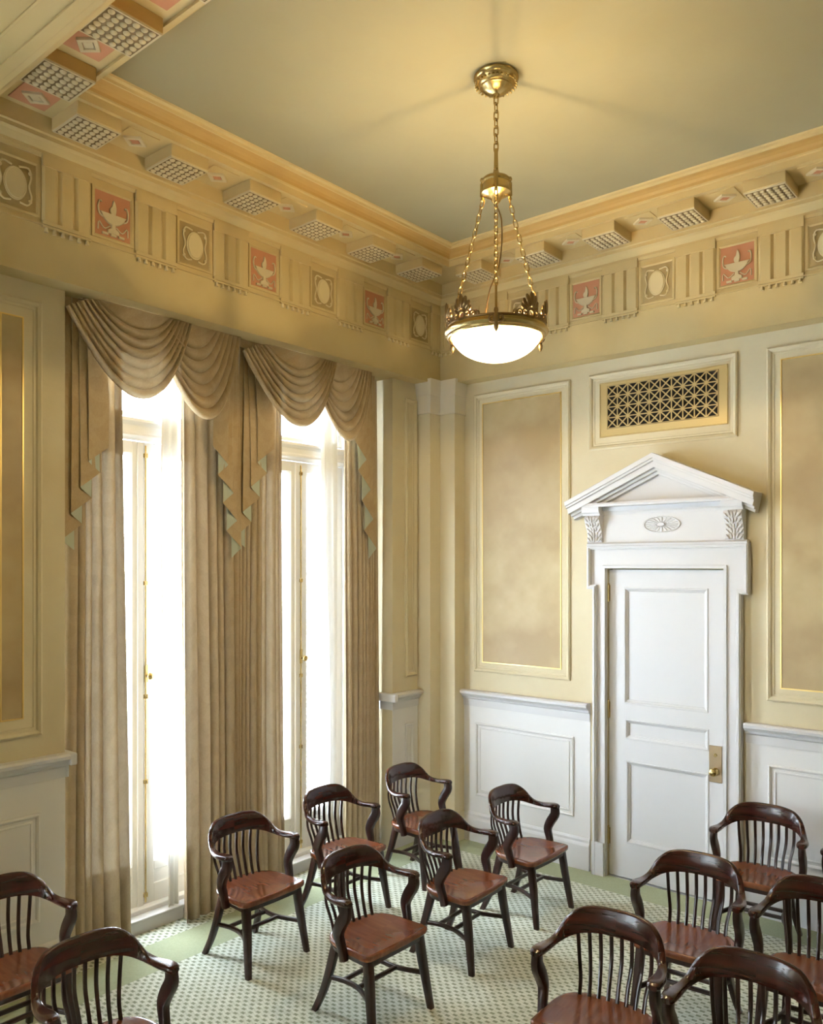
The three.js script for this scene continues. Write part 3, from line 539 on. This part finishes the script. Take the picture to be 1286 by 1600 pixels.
// ------------------------------------------------------------------ swags and cascades across both windows
{
  const val = thing('swag_valance', 'taupe swag valance with pleated cascades draped across the top of both windows', 'valance');
  const swag = (A, B, ia, ib, drop, xb, nf, sd) => sheet(70, nf * 18, (u, v) => {
    const w = 1 - Math.pow(Math.abs(2 * u - 1), 2.1), e = Math.pow(v, 0.95);
    const zl = A - ia * (1 - e), zr = B + ib * (1 - e), ph = v * nf * Math.PI + 0.35 * Math.sin(u * 4 + sd), k = Math.floor(ph / Math.PI);
    const am = 0.025 * clamp01((v - 0.12) * 6) * mix(0.65, 1.2, hash(k, sd)) * mix(0.55, 1, Math.min(1, 5 * u * (1 - u))), pipe = Math.pow(Math.abs(Math.sin(ph)), 0.7);
    return V(xb + 0.085 * w * Math.pow(v, 0.8) + am * (1.7 * pipe - 0.8), 4.199 - drop * w * v - 0.10 * v * v * Math.pow(1 - u, 8) - 0.006 * pipe, mix(zl, zr, u));
  }, 1);
  [[2.93, 2.2, 0.1, 0.3, 0.66, -0.132, 8, 2], [3.545, 2.63, 0.28, 0.24, 0.60, -0.12, 9, 1], [1.52, 0.79, 0.1, 0.26, 0.645, -0.132, 8, 4], [2.2, 1.22, 0.3, 0.22, 0.60, -0.12, 9, 3]].forEach(([A, B, ia, ib, dr, xb, nf, sd]) => mesh('swag', swag(A, B, ia, ib, dr, xb, nf, sd), M.swag, val));
  // a cascade of knife pleats: each strip runs out and folds back behind itself, so the slanting hem shows the lining
  const cascade = (zShort, zLong, yShort, yLong, n, xb, back, top) => sheet(n * 36, 40, (s, k) => {
    const q = Math.min(s * n, n - 1e-6), p = Math.floor(q), f = q - p, out = 0.62, fwd = f < out, w = fwd ? f / out : 1 - (f - out) / (1 - out);
    const along = p + (fwd ? 2.7 * w : 1 + 1.7 * w), spread = mix(top, 1, Math.min(1, k * 1.5)), y = mix(4.19, mix(yShort, yLong, s), k);
    const depth = p + (fwd ? 0.1 * w : 0.1 + 0.9 * Math.min(1, 3 * (f - out) / (1 - out)) * 0.6 + 0.36 * (f - out) / (1 - out));
    return V(xb - 0.015 * depth - (fwd ? back : -back) + (fwd ? 0.0015 * Math.sin(Math.PI * w) : 0) * Math.min(1, k * 3) + 0.006 * Math.sin(k * 4 + s * 9), y, zShort + (zLong - zShort) / (n + 1.7) * along * spread + (1 - spread) * (zLong - zShort) * 0.75);
  }, 1);
  const hang = (...a) => { const c = mesh('cascade', cascade(...a.slice(0, 6), 0, a[6]), M.swag, val); mesh('lining', cascade(...a.slice(0, 6), 0.0015, a[6]), M.liningSage, c, 'sage green lining showing at the stepped hem'); };
  hang(3.23, 3.52, 3.28, 2.62, 4, -0.165, 0.75);
  hang(2.43, 2.14, 3.38, 2.58, 4, -0.155, 0.45);
  hang(1.86, 2.20, 3.42, 2.66, 4, -0.16, 0.45);
  hang(0.97, 0.64, 3.60, 2.58, 4, -0.165, 0.6);
  mesh('board', join([box(-0.185, -0.168, 4.14, 4.197, 0.85, 3.40)]), M.swag, val);
}

// ------------------------------------------------------------------ pendant lamp
{
  const cx = 2.155, cz = 2.262, lamp = thing('pendant_lamp', 'brass bowl pendant lamp hanging by three chains from the ceiling', 'chandelier');
  lamp.position.set(cx, 0, cz);
  const front = Math.atan2(EYE[0] - cx, EYE[2] - cz), at = (a, r, y) => V(Math.sin(a) * r, y, Math.cos(a) * r);
  // ceiling canopy
  const can = mesh('canopy', toCreasedNormals(clean(lathe([[0, 5.205], [0.122, 5.205], [0.124, 5.195], [0.119, 5.186], [0.112, 5.182], [0.11, 5.176], [0.1, 5.158], [0.088, 5.15], [0.085, 5.142], [0.078, 5.138], [0.06, 5.122], [0.03, 5.112], [0.02, 5.108], [0.016, 5.095], [0, 5.092]], 48)), 0.6), M.brass, lamp);
  const gad = []; for (let i = 0; i < 28; i++) { const g = new THREE.SphereGeometry(1, 8, 6).scale(0.0075, 0.017, 0.006); g.rotateX(-0.75); g.translate(0, 5.166, 0.106).rotateY(i / 28 * Math.PI * 2); gad.push(g); }
  const gd = mesh('gadroon_band', join(gad), M.brass, can); gd.userData.kind = 'stuff';
  const link = (len, r, wire) => { const t = len / 2 - r, p = []; for (let i = 0; i < 14; i++) { const a = i / 14 * Math.PI * 2; p.push(V(Math.cos(a) * r, Math.sin(a) * r + (Math.sin(a) > 0 ? t : -t), 0)); } return new THREE.TubeGeometry(new THREE.CatmullRomCurve3(p, true), 22, wire, 6, true); };
  function chain(p, q, len, r, wire) {
    const d = q.clone().sub(p), L = d.length(), n = Math.max(2, Math.round(L / (len - wire * 2.6))), list = [], quat = new THREE.Quaternion().setFromUnitVectors(V(0, 1, 0), d.clone().normalize());
    for (let i = 0; i < n; i++) { const g = clean(link(len, r, wire)); g.rotateY(i % 2 ? Math.PI / 2 : 0).applyQuaternion(quat); const c = p.clone().addScaledVector(d, (i + 0.5) / n); g.translate(c.x, c.y, c.z); list.push(g); }
    return join(list);
  }
  mesh('main_chain', chain(V(0, 5.1, 0), V(0, 4.80, 0), 0.055, 0.0125, 0.0042), M.brass, lamp);
  mesh('stem', toCreasedNormals(clean(lathe([[0, 4.81], [0.012, 4.808], [0.011, 4.78], [0.013, 4.70], [0.017, 4.68], [0.02, 4.665], [0.034, 4.66], [0.034, 4.65], [0, 4.648]], 20)), 0.6), M.brass, lamp);
  const hub = mesh('hub', toCreasedNormals(clean(lathe([[0, 4.655], [0.05, 4.655], [0.07, 4.648], [0.078, 4.64], [0.078, 4.628], [0.072, 4.62], [0.075, 4.585], [0.08, 4.578], [0.08, 4.566], [0.07, 4.56], [0.05, 4.552], [0.03, 4.535], [0.022, 4.52], [0.012, 4.51], [0, 4.505]], 36)), 0.6), M.brass, lamp);
  // glass bowl, ring and its ornaments
  const bowlPts = [[0, 3.643]]; for (let i = 1; i <= 14; i++) { const r = 0.222 * Math.sin(i / 14 * Math.PI / 2); bowlPts.push([r, 3.757 - 0.114 * Math.pow(Math.max(0, 1 - (r / 0.232) ** 2), 0.62)]); }
  bowlPts.push([0.236, 3.748], [0.24, 3.757], [0.241, 3.795], [0.236, 3.8], [0.228, 3.795], [0.224, 3.765]); for (let i = 12; i >= 0; i--) { const r = 0.215 * Math.sin(i / 14 * Math.PI / 2); bowlPts.push([r, 3.765 - 0.112 * Math.pow(Math.max(0, 1 - (r / 0.226) ** 2), 0.62)]); }
  mesh('bowl', toCreasedNormals(clean(lathe(bowlPts, 64)), 0.7), M.bowl, lamp, 'glowing white glass bowl');
  mesh('ring', toCreasedNormals(clean(lathe([[0.2445, 3.776], [0.252, 3.768], [0.262, 3.766], [0.268, 3.772], [0.27, 3.782], [0.28, 3.788], [0.285, 3.796], [0.283, 3.804], [0.276, 3.808], [0.274, 3.816], [0.268, 3.82], [0.254, 3.82], [0.246, 3.816], [0.2445, 3.776]], 72)), 0.5), M.brass, lamp);
  mesh('upper_rim', join([new THREE.TorusGeometry(0.268, 0.0065, 8, 72).rotateX(Math.PI / 2).translate(0, 3.826, 0)]), M.darkBrass, lamp, 'dark upper rim');
  for (let k = 0; k < 3; k++) {
    const a = front + k * Math.PI * 2 / 3, top = at(a, 0.083, 4.55), low = at(a, 0.262, 3.98), end = at(a, 0.272, 3.85);
    mesh('chain', chain(top, low, 0.047, 0.0098, 0.0032), M.brass, lamp);
    mesh('chain_rod', join([bar([low, end], 0.012, 0.012, V(Math.cos(a), 0, -Math.sin(a))), new THREE.SphereGeometry(0.011, 10, 8).translate(low.x, low.y, low.z)]), M.brass, lamp);
    const p = at(a, 0.088, 4.6);
    mesh('hub_post', join([clean(lathe([[0, 0.075], [0.009, 0.072], [0.013, 0.062], [0.009, 0.052], [0.006, 0.048], [0.012, 0.04], [0.013, -0.03], [0.006, -0.035], [0.011, -0.045], [0.009, -0.055], [0, -0.06]], 14)).translate(p.x, p.y, p.z)]), M.brass, hub);
    const b = at(a, 0.287, 3.8), side = V(Math.cos(a), 0, -Math.sin(a));
    const br = mesh('bracket', join([clean(lathe([[0, 0.055], [0.01, 0.05], [0.013, 0.035], [0.008, 0.025], [0.015, 0.012], [0.016, -0.012], [0.009, -0.028], [0.014, -0.04], [0.012, -0.055], [0.004, -0.07], [0, -0.075]], 14)).translate(b.x, b.y, b.z), ...[-1, 1].map((m) => new THREE.TorusGeometry(0.016, 0.005, 6, 14).rotateY(a).translate(b.x + side.x * 0.022 * m, b.y - 0.005, b.z + side.z * 0.022 * m))]), M.darkBrass, lamp, 'cast bracket with a drop finial');
    br.castShadow = true;
    // palmettes with scrolls between the chains
    const orn = (da) => {
      const q = a + da, list = [];
      for (let i = -3; i <= 3; i++) { const g = new THREE.SphereGeometry(1, 7, 6).scale(0.0105, 0.023 - Math.abs(i) * 0.0026, 0.007).translate(0, 0.031 - Math.abs(i) * 0.003, 0).rotateZ(-i * 0.42); g.translate(0, 0.018, 0.006 * Math.cos(i)); list.push(g); }
      list.push(new THREE.TorusGeometry(0.014, 0.0055, 6, 14).translate(0, 0.006, 0));
      const pal = join(list.map((g) => clean(g))); const c = at(q, 0.268, 3.83); pal.scale(1.75, 1.75, 1.3).rotateY(q).translate(c.x, c.y, c.z);
      const pm = mesh('palmette', pal, M.darkBrass, lamp, 'dark palmette ornament'), sc = [];
      for (const m of [-1, 1]) for (const [o, rr] of [[0.15, 0.017], [0.27, 0.014], [0.37, 0.010]]) { const e = q + m * o, w = at(e, 0.27, 3.832 + rr * 0.5); sc.push(new THREE.TorusGeometry(rr, 0.0048, 6, 14).rotateY(e).translate(w.x, w.y, w.z)); sc.push(new THREE.SphereGeometry(rr * 0.5, 8, 6).translate(w.x, w.y, w.z)); }
      mesh('scroll', join(sc), M.darkBrass, pm);
    };
    orn(0.74); orn(-0.74);
  }
  const cord = new THREE.CatmullRomCurve3([V(0, 4.51, 0), at(front + 0.25, 0.12, 4.36), at(front + 0.08, 0.2, 4.1), at(front - 0.15, 0.235, 3.95), at(front - 0.3, 0.2, 3.82)]);
  mesh('cord', join([new THREE.TubeGeometry(cord, 40, 0.0042, 6)]), M.darkBrass, lamp, 'brown lamp cord');
  const bulb = new THREE.PointLight(new THREE.Color(...LAMP.color), LAMP.bulb);
  bulb.name = 'bulb_light'; bulb.position.set(0, 3.775, 0); bulb.castShadow = true; bulb.shadow.radius = 0.6; lamp.add(bulb);
}

// ------------------------------------------------------------------ armchairs
function makeChair() {
  const c = new THREE.Group();
  // saddle seat
  const half = [[0, -0.195], [0.07, -0.192], [0.135, -0.178], [0.19, -0.148], [0.228, -0.1], [0.246, -0.03], [0.252, 0.06], [0.257, 0.14], [0.258, 0.18], [0.25, 0.202], [0.225, 0.213], [0.14, 0.219], [0, 0.222]];
  const outline = [...half, ...half.slice(1, -1).reverse().map(([x, z]) => [-x, z])], oc = new THREE.CatmullRomCurve3(outline.map(([x, z]) => V(x, 0, z)), true, 'catmullrom', 0.35), N = 64, ringAt = (s, y, dip = 0) => { const r = []; for (let i = 0; i < N; i++) { const p = oc.getPoint(i / N); r.push(V(p.x * s, y - dip, p.z * s + 0.01 * (1 - s))); } return r; };
  const seat = loft([ringAt(0.9, 0.418), ringAt(0.975, 0.419), ringAt(0.997, 0.427), ringAt(1, 0.442), ringAt(0.992, 0.451), ringAt(0.965, 0.455), ringAt(0.93, 0.455, 0.0008), ringAt(0.86, 0.455, 0.0035), ringAt(0.75, 0.455, 0.008), ringAt(0.6, 0.455, 0.0125), ringAt(0.45, 0.455, 0.0155), ringAt(0.3, 0.455, 0.017), ringAt(0.15, 0.455, 0.0178), ringAt(0.04, 0.455, 0.018)], { crease: 0.9 });
  mesh('seat', metreUV(clean(seat)), M.woodSeat, c, 'polished reddish saddle seat');
  const rail = loft([ringAt(0.91, 0.42), ringAt(0.91, 0.388), ringAt(0.84, 0.388), ringAt(0.84, 0.42)], { crease: 0.5 });
  mesh('seat_rail', metreUV(clean(rail)), M.woodDark, c);
  // bow: crest rail flowing into the arms
  const T = [[0, -0.225, 0.740, 0.866, 0.026, 0.016], [0.10, -0.219, 0.737, 0.863, 0.026, 0.016], [0.172, -0.197, 0.728, 0.848, 0.027, 0.015], [0.222, -0.160, 0.714, 0.806, 0.030, 0.012], [0.253, -0.108, 0.698, 0.741, 0.036, 0.006], [0.268, -0.05, 0.692, 0.721, 0.048, 0], [0.275, 0.005, 0.694, 0.722, 0.064, 0], [0.277, 0.055, 0.697, 0.727, 0.068, 0], [0.277, 0.09, 0.696, 0.726, 0.058, 0], [0.277, 0.105, 0.698, 0.72, 0.040, 0]];
  const full = [...T.slice(1).reverse().map((r) => [-r[0], ...r.slice(1)]), ...T], n9 = T.length - 1;
  const path = new THREE.CatmullRomCurve3(full.map((r) => V(r[0], 0, r[1])), false, 'centripetal');
  const valAt = (t, k) => { const f = t * (full.length - 1), i = Math.min(full.length - 2, Math.floor(f)), w = f - i, a = full[Math.max(0, i - 1)][k], b = full[i][k], c = full[i + 1][k], d = full[Math.min(full.length - 1, i + 2)][k]; return b + 0.5 * w * (c - a + w * (2 * a - 5 * b + 4 * c - d + w * (3 * (b - c) + d - a))); };
  const bowRing = (t) => {
    const p = path.getPoint(t), tan = path.getTangent(t), nrm = V(tan.z, 0, -tan.x).normalize(); if (nrm.z * -1 < 0 && Math.abs(p.x) < 0.2) nrm.negate();
    const yb = valAt(t, 2), yt = valAt(t, 3), w = valAt(t, 4), lean = valAt(t, 5);
    const out = V(p.x, 0, p.z + 0.1).dot(nrm) < 0 ? -1 : 1;
    return section(w, yt - yb, 0.75).map(([a, b]) => { const f = b / (yt - yb); return V(p.x, (yb + yt) / 2 + b, p.z).addScaledVector(nrm, out * (a + lean * f)); });
  };
  const bowPart = (t0, t1, n) => { const r = []; for (let i = 0; i <= n; i++) r.push(bowRing(mix(t0, t1, i / n))); return metreUV(clean(loft(r, { crease: 0.8 }))); };
  const ts = 4.6 / (2 * n9);
  const crest = bowPart(0.5 - ts * 0.78, 0.5 + ts * 0.78, 36), cu = crest.attributes.uv;
  for (let i = 0; i < cu.count; i++) { const u = cu.getX(i); cu.setXY(i, cu.getY(i), u); }          // grain along the rail
  mesh('crest_rail', crest, M.woodRail, c);
  mesh('arm', bowPart(0, 0.5 - ts * 0.78, 18), M.woodRail, c); mesh('arm', bowPart(0.5 + ts * 0.78, 1, 18), M.woodRail, c);
  for (const s of [-1, 1]) {
    mesh('arm_post', metreUV(clean(bar([V(s * 0.277, 0.705, 0.073), V(s * 0.279, 0.65, 0.073), V(s * 0.278, 0.585, 0.034), V(s * 0.274, 0.53, 0.014), V(s * 0.269, 0.47, 0.03), V(s * 0.266, 0.392, 0.048)], (t) => 0.036 + 0.006 * Math.sin(t * 3), (t) => 0.057 + 0.012 * Math.sin(t * Math.PI * 1.4 + 0.4), V(1, 0, 0), 18, 0.5))), M.woodDark, c);
    mesh('leg', metreUV(clean(bar([V(s * 0.205, 0.40, 0.165), V(s * 0.24, 0.0, 0.232)], 0.036, 0.038))), M.woodDark, c);
    const fl = c.children[c.children.length - 1]; fl.geometry = metreUV(clean(loft([section(0.049, 0.049).map(([a, b]) => V(s * 0.208 + a, 0.42, 0.17 + b)), section(0.046, 0.046).map(([a, b]) => V(s * 0.217 + a, 0.26, 0.194 + b)), section(0.034, 0.034).map(([a, b]) => V(s * 0.24 + a, 0.0, 0.235 + b))])));
    const bl = [[0.150, 0.42, -0.125, 0.046], [0.162, 0.33, -0.142, 0.046], [0.176, 0.21, -0.17, 0.041], [0.19, 0.1, -0.205, 0.037], [0.206, 0, -0.25, 0.034]];
    const blc = new THREE.CatmullRomCurve3(bl.map(([x, y, z]) => V(s * x, y, z))), br = []; for (let i = 0; i <= 12; i++) { const t = i / 12, p = blc.getPoint(t), w = mix(0.048, 0.034, t); br.push(section(w * 0.85, w * 1.15).map(([a, b]) => V(p.x + a, p.y, p.z + b))); }
    mesh('leg', metreUV(clean(loft(br))), M.woodDark, c);
    const b0 = V(s * 0.176, 0.205, -0.165), b1 = V(s * 0.225, 0.195, 0.2);
    mesh('side_stretcher', metreUV(clean(bar([b0, V(s * 0.152, 0.205, -0.06), V(s * 0.158, 0.203, 0.05), b1], 0.02, 0.026, V(1, 0, 0), 14, 0.5))), M.woodDark, c);
  }
  for (const z of [-0.075, 0.045]) mesh('cross_stretcher', metreUV(clean(bar([V(-0.15, 0.204, z), V(0.15, 0.204, z)], 0.022, 0.022, V(0, 0, 1)))), M.woodDark, c);
  // eight bent slats
  const slat = (x) => {
    const xb = x * 0.86, zb = -0.165 + 0.9 * xb * xb, zt = -0.222 + 1.15 * x * x, p = [V(xb, 0.445, zb), V(xb * 1.02, 0.52, zb - 0.022), V(x * 0.97, 0.62, mix(zb, zt, 0.6) - 0.022), V(x, 0.755, zt)];
    const tw = Math.atan2(x, 0.30) * 0.7, sd = V(Math.cos(tw), 0, Math.sin(tw)); return bar(p, 0.0185, 0.011, sd, 12, 0.5);
  };
  for (let i = 0; i < 8; i++) mesh('slat', metreUV(clean(slat(-0.182 + i * 0.052))), M.woodDark, c);
  return c;
}
const chair = makeChair();
const G1 = 'mahogany armchairs in the block by the windows', G2 = 'mahogany armchairs in the block in front of the door wall';
const seats = [
  [0.48, 2.575, 90, G1, 'dark wooden armchair standing before the middle drapes'],
  [0.435, 1.715, 91, G1, 'dark wooden armchair standing before the far window, daylight behind its slats'],
  [0.43, 0.815, 91, G1, 'dark wooden armchair farthest away, in the room corner before the pilasters'],
  [1.53, 2.59, 89, G1, 'dark wooden armchair seen whole nearest the viewer, lowest of the six facing right'],
  [1.485, 1.675, 93, G1, 'dark wooden armchair between the lowest one and the one by the white dado'],
  [1.465, 0.845, 89.5, G1, 'dark wooden armchair by the white dado left of the door'],
  [0.41, 4.10, 90, G1, 'dark wooden armchair cut by the picture edge below the narrow gold-striped panel'],
  [1.42, 4.155, 90, G1, 'dark wooden armchair in the lower left corner, daylight gleaming on its arm'],
  [2.935, 0.27, 4, G2, 'dark wooden armchair closest to the door, below the brass knob'],
  [2.945, 1.53, 4, G2, 'dark wooden armchair with its left arm before the door foot, second from the door'],
  [2.94, 2.58, 6, G2, 'dark wooden armchair facing the room with open carpet on its left'],
  [3.59, 1.50, 3, G2, 'dark wooden armchair cut by the right edge, its arm touching a neighbouring arm'],
  [3.585, 2.60, 3, G2, 'dark wooden armchair with a worn crest rail in the lower right corner'],
  [3.64, 0.27, 4, G2, 'dark wooden armchair of which only one arm shows at the right edge'],
];
seats.forEach(([x, z, deg, group, label], i) => {
  const c = i ? chair.clone() : chair;
  c.name = numbered('armchair'); c.position.set(x, 0, z); c.rotation.y = deg * Math.PI / 180; c.userData = { label, category: 'chair', group };
  scene.add(c);
});

renderer.render(scene, camera);
